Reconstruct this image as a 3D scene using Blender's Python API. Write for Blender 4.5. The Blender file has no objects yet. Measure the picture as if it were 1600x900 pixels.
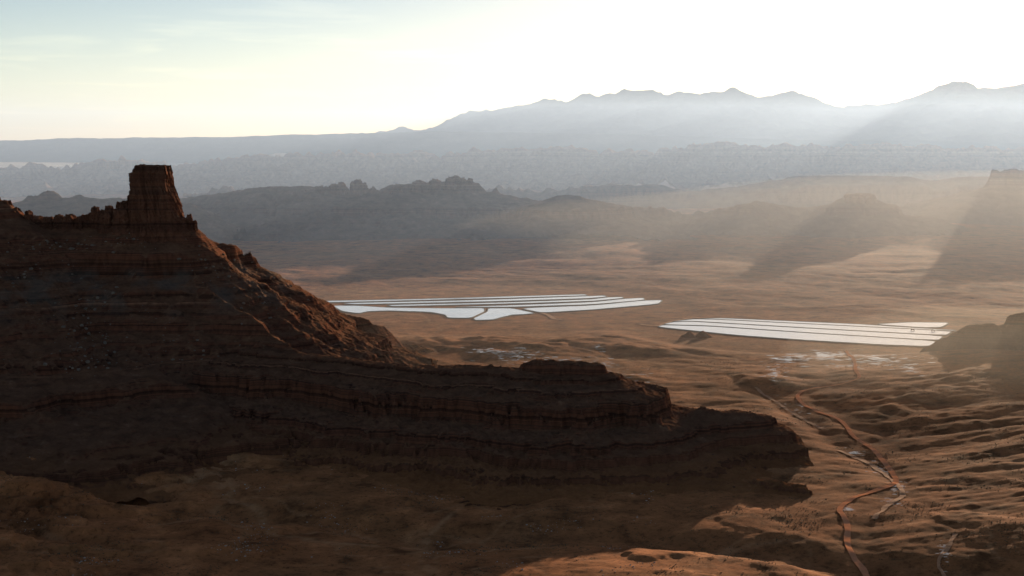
import bpy, math
import numpy as np
from mathutils import Vector, Matrix

# ------------------------------------------------------------------ camera, sky, sun, exposure
SC = bpy.context.scene
COL = SC.collection
F_PX, CAM_Z = 2198.0, 600.0
PITCH = math.atan(230.0 / F_PX)
SUN_AZ, SUN_EL = math.radians(22.6), math.radians(5.4)

cam_d = bpy.data.cameras.new('camera')
cam_d.sensor_width = 36.0
cam_d.lens = 36.0 * F_PX / 1600.0
cam_d.clip_start = 5.0
cam_d.clip_end = 120000.0
cam = bpy.data.objects.new('camera', cam_d)
COL.objects.link(cam)
cam.location = (0, 0, CAM_Z)
cam.rotation_euler = (math.pi / 2 - PITCH, 0, 0)
SC.camera = cam

W = bpy.data.worlds.new('World')
SC.world = W
W.use_nodes = True
wn, wl = W.node_tree.nodes, W.node_tree.links
wn.clear()
w_out = wn.new('ShaderNodeOutputWorld')
w_bg = wn.new('ShaderNodeBackground')
w_sky = wn.new('ShaderNodeTexSky')
w_sky.sky_type = 'NISHITA'
w_sky.sun_disc = False
w_sky.sun_elevation = SUN_EL
w_sky.sun_rotation = SUN_AZ
w_sky.altitude = 1800
w_sky.air_density = 0.8
w_sky.dust_density = 1.1
w_sky.ozone_density = 1.2
w_bg.inputs['Strength'].default_value = 0.05
w_geo = wn.new('ShaderNodeTexCoord')
w_sep = wn.new('ShaderNodeSeparateXYZ')
wl.new(w_geo.outputs['Generated'], w_sep.inputs[0])


def w_math(op, a, b):
    m = wn.new('ShaderNodeMath')
    m.operation = op
    for so, v in zip(m.inputs, (a, b)):
        if isinstance(v, (int, float)):
            so.default_value = v
        else:
            wl.new(v, so)
    return m.outputs[0]


w_h = w_math('MAXIMUM', w_math('ADD', w_sep.outputs['Z'], 0.03), 0.03)
w_cmb = wn.new('ShaderNodeCombineXYZ')
wl.new(w_math('DIVIDE', w_sep.outputs['X'], w_h), w_cmb.inputs[0])
wl.new(w_math('DIVIDE', w_sep.outputs['Y'], w_h), w_cmb.inputs[1])
w_n = wn.new('ShaderNodeTexNoise')
w_n.inputs['Scale'].default_value = 0.62
w_n.inputs['Detail'].default_value = 6
w_n.inputs['Roughness'].default_value = 0.55
w_n.inputs['Distortion'].default_value = 0.4
wl.new(w_cmb.outputs[0], w_n.inputs['Vector'])
w_r = wn.new('ShaderNodeValToRGB')
w_r.color_ramp.elements[0].position = 0.53
w_r.color_ramp.elements[1].position = 0.72
wl.new(w_n.outputs['Fac'], w_r.inputs['Fac'])
w_mix = wn.new('ShaderNodeMix')
w_mix.data_type = 'RGBA'
w_mix.blend_type = 'MULTIPLY'
wl.new(w_math('MULTIPLY', w_r.outputs[0], 1.0), w_mix.inputs[0])
wl.new(w_sky.outputs[0], w_mix.inputs[6])
w_mix.inputs[7].default_value = (1.28, 1.2, 1.1, 1)      # thin cloud, brighter and warmer than the clear sky
w_tint = wn.new('ShaderNodeMix')       # warm tint multiplied over the sky to take out its green cast
w_tint.data_type = 'RGBA'
w_tint.blend_type = 'MULTIPLY'
w_tint.inputs[0].default_value = 1.0
wl.new(w_mix.outputs[2], w_tint.inputs[6])
w_tint.inputs[7].default_value = (1.06, 0.94, 0.90, 1)
wl.new(w_tint.outputs[2], w_bg.inputs['Color'])
wl.new(w_bg.outputs[0], w_out.inputs['Surface'])

sun_d = bpy.data.lights.new('sun', 'SUN')
sun_d.energy = 5.0
sun_d.angle = math.radians(0.5)
sun_d.color = (1.0, 0.77, 0.52)
sun = bpy.data.objects.new('sun', sun_d)
COL.objects.link(sun)
S_DIR = Vector((math.cos(SUN_EL) * math.sin(SUN_AZ), math.cos(SUN_EL) * math.cos(SUN_AZ), math.sin(SUN_EL)))
sun.rotation_euler = S_DIR.to_track_quat('Z', 'Y').to_euler()
sun.location = (3000, 6000, 3000)

SC.view_settings.view_transform = 'Standard'
SC.view_settings.look = 'None'
SC.view_settings.gamma = 1.0
SC.view_settings.use_curve_mapping = False
SC.view_settings.exposure = 1.62
SC.render.engine = 'CYCLES'
SC.cycles.use_denoising = True
SC.cycles.max_bounces = 4
SC.cycles.volume_bounces = 1
SC.cycles.transparent_max_bounces = 48     # sight and sun lines cross many mist boundaries
SC.cycles.diffuse_bounces = 2

HAZE_DENSITY = 1.5e-7
MIST_BLUE = (3.7e-5, (0.36, 0.60, 1.0), 0.12)
MIST_WARM = (0.95e-5, (1.0, 0.84, 0.62), 0.46)
MIST_TOP = 1200
DM = 0.87   # distance of the mesas across the valley

# ------------------------------------------------------------------ helpers: picture ray -> place
CP, SP = math.cos(PITCH), math.sin(PITCH)


def ray(px, py):
    a, b = (px - 800.0) / F_PX, (450.0 - py) / F_PX
    return a, CP + b * SP, -SP + b * CP


def at(px, py, D):
    rx, ry, rz = ray(px, py)
    t = D / ry
    return (rx * t, D, CAM_Z + rz * t)


def on_plane(px, py, z=0.0):
    rx, ry, rz = ray(px, py)
    t = (z - CAM_Z) / rz
    return (rx * t, ry * t)


# ------------------------------------------------------------------ helpers: noise
_rng = np.random.RandomState(11)
_PERM = np.concatenate([_rng.permutation(256)] * 3)
_ANG = _rng.rand(256) * 2 * np.pi
_GX, _GY = np.cos(_ANG), np.sin(_ANG)
_VAL = _rng.rand(256)


def noise2(x, y, seed=0):
    x = np.asarray(x, float) + seed * 17.31
    y = np.asarray(y, float) + seed * 7.77
    xi, yi = np.floor(x).astype(int), np.floor(y).astype(int)
    xf, yf = x - xi, y - yi
    u, v = xf * xf * xf * (xf * (xf * 6 - 15) + 10), yf * yf * yf * (yf * (yf * 6 - 15) + 10)
    xi &= 255
    yi &= 255

    def g(dx, dy):
        h = _PERM[_PERM[xi + dx] + yi + dy]
        return _GX[h] * (xf - dx) + _GY[h] * (yf - dy)
    a = g(0, 0) * (1 - u) + g(1, 0) * u
    b = g(0, 1) * (1 - u) + g(1, 1) * u
    return (a * (1 - v) + b * v) * 1.45


def fbm(x, y, wl0, octs=4, gain=0.5, seed=0):
    s, a, k = 0.0, 1.0, 1.0 / wl0
    for i in range(octs):
        s = s + a * noise2(x * k, y * k, seed + i * 3)
        a *= gain
        k *= 2.03
    return s


def ridged(x, y, wl0, octs=4, gain=0.5, seed=0):
    s, a, k, n = 0.0, 1.0, 1.0 / wl0, 0.0
    for i in range(octs):
        s = s + a * (1 - np.abs(noise2(x * k, y * k, seed + i * 5)) * 1.6)
        n += a
        a *= gain
        k *= 2.07
    return s / n


def sstep(a, b, x):
    t = np.clip((x - a) / (b - a), 0, 1)
    return t * t * (3 - 2 * t)


def seg_dist(x, y, pts):
    """distance to a polyline, and the value interpolated along it (third number of each point)"""
    best = np.full(np.shape(x), 1e9)
    val = np.zeros(np.shape(x))
    for (ax, ay, az), (bx, by, bz) in zip(pts[:-1], pts[1:]):
        dx, dy = bx - ax, by - ay
        t = np.clip(((x - ax) * dx + (y - ay) * dy) / (dx * dx + dy * dy + 1e-9), 0, 1)
        d = np.hypot(x - ax - t * dx, y - ay - t * dy)
        m = d < best
        best = np.where(m, d, best)
        val = np.where(m, az + t * (bz - az), val)
    return best, val


# ------------------------------------------------------------------ helpers: meshes and objects
def mesh_from(name, verts, quads, smooth=False):
    verts = np.asarray(verts, np.float32)
    quads = np.asarray(quads, np.int32)
    n = quads.shape[1]
    me = bpy.data.meshes.new(name)
    me.vertices.add(len(verts))
    me.vertices.foreach_set('co', verts.ravel())
    me.loops.add(quads.size)
    me.loops.foreach_set('vertex_index', quads.ravel())
    me.polygons.add(len(quads))
    me.polygons.foreach_set('loop_start', np.arange(0, quads.size, n, dtype=np.int32))
    me.polygons.foreach_set('use_smooth', np.full(len(quads), smooth))
    me.update(calc_edges=True)
    me.validate()
    return me


def link(name, me, mat=None, parent=None, label=None, cat=None, group=None, kind=None):
    o = bpy.data.objects.new(name, me)
    COL.objects.link(o)
    if mat is not None and me is not None:
        if not me.materials:
            me.materials.append(mat)
    if parent is not None:
        o.parent = parent
    for k, v in (('label', label), ('category', cat), ('group', group), ('kind', kind)):
        if v:
            o[k] = v
    return o


def grid_mesh(name, X, Y, Z, keep=None, smooth=True):
    r, c = X.shape
    verts = np.stack([X, Y, Z], -1).reshape(-1, 3)
    idx = np.arange(r * c).reshape(r, c)
    q = np.stack([idx[:-1, :-1], idx[:-1, 1:], idx[1:, 1:], idx[1:, :-1]], -1).reshape(-1, 4)
    if keep is not None:
        k = keep.reshape(-1)
        q = q[k[q].any(1)]
        used = np.unique(q)
        remap = np.zeros(r * c, int)
        remap[used] = np.arange(len(used))
        q = remap[q]
        verts = verts[used]
    return mesh_from(name, verts, q, smooth)


# ------------------------------------------------------------------ materials
def new_mat(name):
    m = bpy.data.materials.new(name)
    m.use_nodes = True
    nt = m.node_tree
    return m, nt, nt.nodes, nt.links, nt.nodes['Principled BSDF']


def noise_node(nodes, links, vec, scale, detail=6, rough=0.6, dim='3D'):
    n = nodes.new('ShaderNodeTexNoise')
    n.noise_dimensions = dim
    n.inputs['Scale'].default_value = scale
    n.inputs['Detail'].default_value = detail
    n.inputs['Roughness'].default_value = rough
    links.new(vec, n.inputs['Vector'])
    return n


def mapping(nodes, links, vec, scale):
    m = nodes.new('ShaderNodeMapping')
    m.inputs['Scale'].default_value = scale
    links.new(vec, m.inputs['Vector'])
    return m.outputs[0]


def ramp(nodes, links, fac, stops, interp='LINEAR'):
    r = nodes.new('ShaderNodeValToRGB')
    r.color_ramp.interpolation = interp
    e = r.color_ramp.elements
    while len(e) < len(stops):
        e.new(0.5)
    for k, (p, c) in zip(e, stops):
        k.position = p
        k.color = (*c, 1) if len(c) == 3 else c
    links.new(fac, r.inputs['Fac'])
    return r


def mixc(nodes, links, fac, a, b, mode='MIX'):
    m = nodes.new('ShaderNodeMix')
    m.data_type = 'RGBA'
    m.blend_type = mode
    for s, v in ((m.inputs[0], fac), (m.inputs[6], a), (m.inputs[7], b)):
        if isinstance(v, (int, float)):
            s.default_value = v
        elif isinstance(v, tuple):
            s.default_value = (*v, 1)
        else:
            links.new(v, s)
    return m.outputs[2]


def mathn(nodes, links, op, a, b=0.0):
    m = nodes.new('ShaderNodeMath')
    m.operation = op
    for s, v in zip(m.inputs, (a, b)):
        if isinstance(v, (int, float)):
            s.default_value = v
        else:
            links.new(v, s)
    return m.outputs[0]


def rock_material(name, reds, fine=1.0, band=1.0, talus=(0.15, 0.073, 0.042), grey=0.0, foot=False):
    """banded sandstone: beds coloured by height, talus and painted-in skylight on the gentler ground"""
    m, nt, N, L, bs = new_mat(name)
    geo = N.new('ShaderNodeNewGeometry')
    pos = geo.outputs['Position']
    sep = N.new('ShaderNodeSeparateXYZ')
    L.new(pos, sep.inputs[0])
    wob = noise_node(N, L, pos, 0.004 * fine, 3)
    hz = mathn(N, L, 'ADD', sep.outputs['Z'], mathn(N, L, 'MULTIPLY', wob.outputs['Fac'], 16.0 / fine))
    bn = N.new('ShaderNodeTexNoise')
    bn.noise_dimensions = '1D'
    bn.inputs['Scale'].default_value = 0.055 * band
    bn.inputs['Detail'].default_value = 5
    bn.inputs['Roughness'].default_value = 0.75
    L.new(hz, bn.inputs['W'])
    beds = ramp(N, L, bn.outputs['Fac'], [(0.30, reds[0]), (0.42, reds[1]), (0.50, reds[2]), (0.58, reds[3]), (0.70, reds[4])])
    col = beds.outputs[0]
    # streaks down the cliff faces
    st = noise_node(N, L, mapping(N, L, pos, (0.09 * fine, 0.09 * fine, 0.012 * fine)), 1.0, 5, 0.65)
    col = mixc(N, L, 0.75, col, ramp(N, L, st.outputs['Fac'], [(0.3, (0.42, 0.40, 0.40)), (0.55, (1, 1, 1)), (0.75, (1.25, 1.15, 1.05))]).outputs[0], 'MULTIPLY')
    # talus; on near rock its paler tone also paints skylight onto the ledges
    sepn = N.new('ShaderNodeSeparateXYZ')
    L.new(geo.outputs['Normal'], sepn.inputs[0])
    tn = noise_node(N, L, pos, 0.03 * fine, 6, 0.7)
    tal = ramp(N, L, tn.outputs['Fac'], [(0.3, tuple(c * 0.55 for c in talus)), (0.5, talus), (0.62, tuple(c * 1.25 for c in talus)), (0.75, (talus[0] * 1.9, talus[1] * 2.1, talus[2] * 2.3))])
    fac = ramp(N, L, mathn(N, L, 'ADD', sepn.outputs['Z'], mathn(N, L, 'MULTIPLY', tn.outputs['Fac'], 0.16)), [(0.76, (0, 0, 0)), (0.92, (1, 1, 1))])
    col = mixc(N, L, mathn(N, L, 'MULTIPLY', fac.outputs[0], 0.85), col, tal.outputs[0])
    if grey:
        # grey-green clay beds that crop out in one belt of heights
        gb = ramp(N, L, mathn(N, L, 'DIVIDE', hz, 600.0), [(0.36, (0, 0, 0)), (0.42, (1, 1, 1)), (0.50, (1, 1, 1)), (0.53, (0, 0, 0))])
        gn = noise_node(N, L, mapping(N, L, pos, (0.012, 0.012, 0.004)), 1.0, 5, 0.6)
        gf = mathn(N, L, 'MULTIPLY', gb.outputs[0], ramp(N, L, gn.outputs['Fac'], [(0.46, (0, 0, 0)), (0.60, (1, 1, 1))]).outputs[0])
        col = mixc(N, L, mathn(N, L, 'MULTIPLY', gf, grey), col, (0.12, 0.125, 0.11))
    if foot:
        # the foot of the slope is buried in the valley's own soil
        low = ramp(N, L, mathn(N, L, 'DIVIDE', hz, 120.0), [(0.05, (1, 1, 1)), (0.50, (0, 0, 0))])
        lf = mathn(N, L, 'MULTIPLY', low.outputs[0], mathn(N, L, 'ADD', 0.25, mathn(N, L, 'MULTIPLY', fac.outputs[0], 0.75)))
        sn = noise_node(N, L, pos, 0.012, 6, 0.7)
        col = mixc(N, L, lf, col, ramp(N, L, sn.outputs['Fac'], [(0.3, (0.19, 0.070, 0.027)), (0.6, (0.33, 0.130, 0.050))]).outputs[0])
    L.new(col, bs.inputs['Base Color'])
    bs.inputs['Roughness'].default_value = 0.95
    bs.inputs['Specular IOR Level'].default_value = 0.0
    b1 = noise_node(N, L, mapping(N, L, pos, (1, 1, 1.8)), 0.16 * fine, 8, 0.72)
    bp = N.new('ShaderNodeBump')
    bp.inputs['Strength'].default_value = 0.85
    bp.inputs['Distance'].default_value = 5.0 / fine
    L.new(b1.outputs['Fac'], bp.inputs['Height'])
    L.new(bp.outputs[0], bs.inputs['Normal'])
    return m


REDS = [(0.030, 0.015, 0.011), (0.085, 0.037, 0.024), (0.17, 0.068, 0.040), (0.060, 0.029, 0.021), (0.27, 0.130, 0.078)]
M_NEAR = rock_material('banded red sandstone', REDS, grey=0.35, foot=True)
M_TOWER = rock_material('dark varnished sandstone', [(0.055, 0.026, 0.019), (0.115, 0.052, 0.035), (0.165, 0.072, 0.044), (0.10, 0.048, 0.034), (0.19, 0.092, 0.058)], band=0.25)
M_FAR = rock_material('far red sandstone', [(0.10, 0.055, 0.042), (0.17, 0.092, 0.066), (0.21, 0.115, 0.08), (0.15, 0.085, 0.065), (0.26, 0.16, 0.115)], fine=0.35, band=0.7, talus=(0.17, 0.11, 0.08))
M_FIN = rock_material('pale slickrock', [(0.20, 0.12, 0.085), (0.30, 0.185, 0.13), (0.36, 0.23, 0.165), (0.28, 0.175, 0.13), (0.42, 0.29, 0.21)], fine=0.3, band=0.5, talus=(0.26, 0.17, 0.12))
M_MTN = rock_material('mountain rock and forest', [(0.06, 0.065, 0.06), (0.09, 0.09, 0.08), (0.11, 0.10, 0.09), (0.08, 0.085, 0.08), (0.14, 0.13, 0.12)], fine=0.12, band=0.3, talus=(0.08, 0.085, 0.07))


def soil_material():
    m, nt, N, L, bs = new_mat('red desert soil')
    geo = N.new('ShaderNodeNewGeometry')
    pos = geo.outputs['Position']
    n1 = noise_node(N, L, pos, 0.0022, 7, 0.62)
    n2 = noise_node(N, L, mapping(N, L, pos, (0.016, 0.014, 0.016)), 1.0, 7, 0.66)
    n3 = noise_node(N, L, pos, 0.10, 8, 0.85)
    a = ramp(N, L, n1.outputs['Fac'], [(0.30, (0.27, 0.094, 0.037)), (0.46, (0.39, 0.148, 0.057)), (0.56, (0.32, 0.127, 0.050)), (0.70, (0.44, 0.20, 0.088))])
    b = ramp(N, L, n2.outputs['Fac'], [(0.34, (0.30, 0.30, 0.32)), (0.47, (0.85, 0.85, 0.85)), (0.56, (1.05, 1.02, 1.0)), (0.68, (1.5, 1.5, 1.5))])
    c = mixc(N, L, 0.85, a.outputs[0], b.outputs[0], 'MULTIPLY')
    d = ramp(N, L, n3.outputs['Fac'], [(0.38, (0.22, 0.22, 0.20)), (0.47, (0.95, 0.95, 0.95)), (0.60, (1.1, 1.08, 1.05)), (0.70, (1.9, 1.85, 1.8))])
    c = mixc(N, L, 0.8, c, d.outputs[0], 'MULTIPLY')
    at_ = N.new('ShaderNodeAttribute')
    at_.attribute_name = 'sand'
    sn = noise_node(N, L, pos, 0.03, 5, 0.7)
    sf = mathn(N, L, 'MULTIPLY', at_.outputs['Fac'], ramp(N, L, sn.outputs['Fac'], [(0.40, (0, 0, 0)), (0.58, (1, 1, 1))]).outputs[0])
    c = mixc(N, L, mathn(N, L, 'MULTIPLY', sf, 0.7), c, (0.50, 0.24, 0.11))
    L.new(c, bs.inputs['Base Color'])
    bs.inputs['Roughness'].default_value = 0.97
    bs.inputs['Specular IOR Level'].default_value = 0.012
    bp = N.new('ShaderNodeBump')
    bp.inputs['Strength'].default_value = 0.45
    bp.inputs['Distance'].default_value = 1.2
    b1 = noise_node(N, L, pos, 0.22, 6, 0.75)
    L.new(b1.outputs['Fac'], bp.inputs['Height'])
    L.new(bp.outputs[0], bs.inputs['Normal'])
    return m


M_SOIL = soil_material()


def plain(name, col, rough=0.9, var=0.25, scale=0.05, spec=0.2):
    m, nt, N, L, bs = new_mat(name)
    geo = N.new('ShaderNodeNewGeometry')
    n = noise_node(N, L, geo.outputs['Position'], scale, 6, 0.7)
    r = ramp(N, L, n.outputs['Fac'], [(0.3, tuple(c * (1 - var) for c in col)), (0.7, tuple(c * (1 + var) for c in col))])
    L.new(r.outputs[0], bs.inputs['Base Color'])
    bs.inputs['Roughness'].default_value = rough
    bs.inputs['Specular IOR Level'].default_value = spec
    return m


M_BRINE = plain('shallow brine over salt', (0.86, 0.85, 0.83), 0.06, 0.08, 0.01, 0.5)
_n = M_BRINE.node_tree
_g = _n.nodes.new('ShaderNodeNewGeometry')
_t = noise_node(_n.nodes, _n.links, mapping(_n.nodes, _n.links, _g.outputs['Position'], (0.004, 0.009, 0.0)), 1.0, 5, 0.6)
_n.links.new(ramp(_n.nodes, _n.links, _t.outputs['Fac'], [(0.30, (0.50, 0.56, 0.57)), (0.48, (0.80, 0.80, 0.78)), (0.65, (0.90, 0.88, 0.85))]).outputs[0], _n.nodes['Principled BSDF'].inputs['Base Color'])
_n.links.new(ramp(_n.nodes, _n.links, _t.outputs['Fac'], [(0.35, (0.02, 0.02, 0.02)), (0.7, (0.16, 0.16, 0.16))]).outputs[0], _n.nodes['Principled BSDF'].inputs['Roughness'])
M_BRINE.node_tree.nodes['Principled BSDF'].inputs['IOR'].default_value = 1.42
M_WET = plain('wet salt crust', (0.60, 0.48, 0.38), 0.08, 0.2, 0.05, 0.35)
M_DIKE = plain('grey brown earth dike', (0.36, 0.28, 0.20), 0.95, 0.3, 0.03, 0.0)
M_ROAD = plain('packed red dirt', (0.68, 0.27, 0.13), 0.95, 0.15, 0.06, 0.0)
M_GRAVEL = plain('pale wash gravel', (0.50, 0.235, 0.12), 0.95, 0.4, 0.10, 0.03)
M_SHRUB = plain('dry sagebrush', (0.075, 0.072, 0.042), 0.95, 0.4, 0.2)
M_BOULDER = plain('weathered boulder stone', (0.17, 0.135, 0.11), 0.95, 0.5, 0.08, 0.0)
M_PALE = plain('pale loose stone', (0.42, 0.34, 0.28), 0.95, 0.4, 0.1, 0.0)
M_STEEL = plain('dark painted steel', (0.05, 0.052, 0.055), 0.6, 0.2, 0.5, 0.4)

# ------------------------------------------------------------------ the valley floor
POND_CENTRES = [(on_plane(770, 479), 640, 720), (on_plane(1262, 517), 540, 500)]
SWALE = [(*on_plane(px, py), 0.0) for px, py in
         [(120, 770), (300, 800), (480, 815), (690, 838), (880, 836), (1000, 842), (1130, 860), (1260, 880), (1420, 905), (1600, 930)]]
WASH_A = [(*on_plane(px, py), 0.0) for px, py in
          [(1180, 607), (1230, 640), (1262, 660), (1300, 690), (1350, 718), (1390, 745), (1412, 770), (1385, 790), (1366, 812), (1350, 850), (1330, 905)]]


def billow(x, y, wl0, octs=4, gain=0.5, seed=0):
    """rounded swells parted by sharp drainage lines"""
    return 1 - ridged(x, y, wl0, octs, gain, seed)


def ground_z(x, y):
    x = np.asarray(x, float)
    y = np.asarray(y, float)
    far = sstep(5600, 8500, y)
    wx = x + 70 * fbm(x, y, 420, 3, seed=40)
    wy = y + 70 * fbm(x, y, 420, 3, seed=43)
    z = 13 * fbm(wx, wy, 1500, 3, seed=1) + far * 16 * fbm(x, y * 1.8, 1900, 4, seed=7)
    # the apron that climbs to the mesas, in long low benches
    up = np.clip(y - 5900 + 250 * fbm(x, y, 2600, 3, seed=11), 0, 3200)
    z = z + 0.020 * up + sstep(5700, 6300, y) * 13 * billow(x * 0.3 + 0.25 * y, y + 120 * fbm(x, y, 900, 3, seed=13), 420, 4, 0.55, seed=15)
    # knobby badlands in the middle of the valley
    kn = sstep(2700, 3300, y) * (1 - sstep(4500, 5200, y)) * (1 - sstep(900, 1300, x - 0.05 * y))
    kn = kn * sstep(-0.25, 0.35, noise2(x / 420, y / 420, 62))
    z = z + kn * 15 * billow(wx, wy, 220, 5, 0.55, seed=60)
    # drainage lines
    z = z + 7 * billow(wx, wy * 0.8, 400, 5, 0.5, seed=20)
    z = z + 0.55 * fbm(x, y, 40, 3, 0.6, seed=30) + (1 - far) * 1.6 * billow(wx, wy, 90, 3, 0.55, seed=33)
    # rilled slope climbing to the right
    rx = x - (560 + 0.12 * (y - 2000)) - 90 * fbm(x, y, 600, 2, seed=70)
    up = np.maximum(rx, 0)
    z = z + (1 - sstep(3300, 4200, y)) * (0.085 * up + sstep(0, 200, rx) * 6 * billow(x * 0.2 + 0.2 * y + 50 * fbm(x, y, 300, 3, seed=84), y - 0.16 * x, 100, 4, 0.5, seed=80))
    # bench land under the butte
    lb = 1 - sstep(-900, -150, x)
    lb = lb * (1 - sstep(3000, 3600, y))
    z = z + lb * 62 * billow(wx * 0.55, wy * 1.2, 300, 5, 0.5, seed=90)
    # ... cut into low benches with small scarps
    t = z / 8.0 + 0.5 * noise2(x / 160, y / 160, 92)
    f = t - np.floor(t)
    z = z + np.maximum(lb, 0.45 * (1 - sstep(2300, 2700, y)) * (1 - sstep(150, 500, x))) * 0.9 * 8.0 * (sstep(0.88, 0.98, f) - f)
    # the swale across the foreground and the mound below it
    d, _ = seg_dist(x + 25 * fbm(x, y, 160, 3, seed=95), y + 25 * fbm(x, y, 160, 3, seed=96), SWALE)
    z = z - 15 * np.exp(-(d / 52) ** 2)
    z = z + 13 * np.exp(-((x - 160) / 300) ** 2 - ((y - 1830) / 150) ** 2)
    d, _ = seg_dist(x, y, WASH_A)
    z = z - 5 * np.exp(-(d / 30) ** 2)
    # level ground for the ponds
    k = 1.0
    for (cx, cy), rx_, ry_ in POND_CENTRES:
        e = np.hypot((x - cx) / rx_, (y - cy) / ry_)
        k = k * sstep(1.0, 1.3, e)
    z = z * k + (0.25 + 0.75 * k) * ((1 - far) * 2.2 * billow(wx * 0.9, wy, 120, 4, 0.55, seed=35) - 0.5)
    return z


def build_ground():
    ys = np.concatenate([np.geomspace(1150, 6500, 640), np.geomspace(6530, 31000, 170)])
    us = np.linspace(-0.62, 0.62, 760)
    Y, U = np.meshgrid(ys, us, indexing='ij')
    X = U * (Y + 250)
    Z = ground_z(X, Y)
    # the sheet goes on behind and under the viewpoint
    me = grid_mesh('desert_floor', X, Y, Z)
    # where runoff has laid sand: the same drainage lines that shape the ground
    wx = X + 70 * fbm(X, Y, 420, 3, seed=40)
    wy = Y + 70 * fbm(X, Y, 420, 3, seed=43)
    c = np.exp(-(noise2(wx / 400, wy * 0.8 / 400, 20) / 0.030) ** 2)
    c = np.maximum(c, 0.75 * np.exp(-(noise2(wx * 0.9 / 120, wy / 120, 35) / 0.05) ** 2))
    c = c * sstep(-0.35, 0.25, noise2(X / 330, Y / 330, 99))
    me.attributes.new('sand', 'FLOAT', 'POINT').data.foreach_set('value', c.astype(np.float32).ravel())
    link('desert_floor', me, M_SOIL, kind='structure', label='red brown desert valley floor with low swells and drainage lines')


build_ground()


def on_ground(px, py):
    z = 0.0
    for _ in range(3):
        x, y = on_plane(px, py, z)
        z = float(ground_z(x, y))
    return x, y, z


# ------------------------------------------------------------------ landforms
def strata(zmin, zmax, cliffs, seed, tmin=5.0, tmax=14.0, contrast=1.0):
    """monotone map from smooth height to bedded height: thin hard and soft beds, plus named cliffs (z0, z1)"""
    r = np.random.RandomState(seed)
    z, zs, raws, raw = zmin, [zmin], [0.0], 0.0
    cl = sorted(cliffs)
    while z < zmax:
        inside = [c for c in cl if c[0] <= z < c[1]]
        nxt = [c[0] for c in cl if c[0] > z]
        if inside:
            h = inside[0][1] - z
            k = 0.14
        else:
            h = r.uniform(tmin, tmax)
            if nxt:
                h = min(h, max(nxt[0] - z, 0.5))
            k = (r.uniform(0.22, 0.5) if r.rand() < 0.42 else r.uniform(1.2, 2.2))
            k = 1 + (k - 1) * contrast
        z += h
        raw += h * k
        zs.append(z)
        raws.append(raw)
    zs, raws = np.array(zs), np.array(raws)
    raws = zmin + raws / raws[-1] * (zs[-1] - zmin)
    return raws, zs


def coarse_ground(X, Y, k=5):
    xs, ys = X[0], Y[:, 0]
    cx, cy = np.append(xs[::k], xs[-1]), np.append(ys[::k], ys[-1])
    g = ground_z(*np.meshgrid(cx, cy))
    g = np.stack([np.interp(xs, cx, row) for row in g])
    return np.stack([np.interp(ys, cy, c) for c in g.T], 1)


def landform(name, crests, box, step, slope, L, beds, mat, seed, gully=(160, 14), flute=(34, 4.5), fine=(9, 0.8),
             toe=-14, flat=0, cr=0.35, reach=None, bury_max=0.92, z_off=None, **kw):
    """crests: list of polylines of (x, y, z). Height falls away from the crest lines, is gullied, then bedded."""
    x0, x1, y0, y1 = box
    X, Y = np.meshgrid(np.arange(x0, x1, step[0]), np.arange(y0, y1, step[1]))
    wx = X + gully[1] * 1.2 * fbm(X, Y, gully[0] * 1.6, 3, seed=seed)
    wy = Y + gully[1] * 1.2 * fbm(X, Y, gully[0] * 1.6, 3, seed=seed + 1)
    raw = np.full(X.shape, -1e9)
    if beds is not None:
        crests = [[(p[0], p[1], float(np.interp(p[2], beds[1], beds[0]))) for p in c] for c in crests]
    for c in crests:
        for a, b in zip(c[:-1], c[1:]):
            d, v = seg_dist(wx, wy, [a, b])
            d = np.maximum(d - flat, 0)
            raw = np.maximum(raw, v - slope * L * (1 - np.exp(-d / L)))
    dmin, vv = seg_dist(X, Y, [p for c in crests for p in c])
    away = sstep(0, 90, dmin)
    raw = raw + away * gully[1] * (ridged(wx, wy, gully[0], 4, 0.55, seed=seed + 2) - 0.62) * 1.6
    raw = raw + (cr + (1 - cr) * away) * flute[1] * (1 - 2 * np.abs(noise2(wx / flute[0], wy / flute[0], seed + 9)))
    raw = raw + (0.3 + 0.7 * away) * flute[1] * 0.5 * fbm(X, Y, flute[0] * 0.45, 3, 0.6, seed=seed + 12)
    if reach:
        raw = raw - 0.5 * np.maximum(dmin - reach, 0)
    if beds is not None:
        dz = 6.0 * fbm(X, Y, 420, 2, seed=seed + 15) + 3.4 * fbm(X, Y, 80, 3, seed=seed + 17)
        soft = np.interp(raw, beds[0][::14], beds[1][::14])
        bury = bury_max * sstep(-0.15, 0.4, fbm(wx, wy, 190 * step[0] / 2.5, 3, seed=seed + 25))
        raw = (np.interp(raw + dz, beds[0], beds[1]) - dz) * (1 - bury) + soft * bury
    Z = raw + fine[1] * fbm(X, Y, fine[0], 3, 0.6, seed=seed + 20)
    G = coarse_ground(X, Y)
    keep = Z > G + toe
    me = grid_mesh(name, X, Y, np.maximum(Z, G - 25), keep)
    return link(name, me, mat, **kw), (X, Y, Z)


def crest(pts):
    return [at(*p) for p in pts]


def crest_m(pts):
    return [at(a, b, c * DM) for a, b, c in pts]


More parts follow.
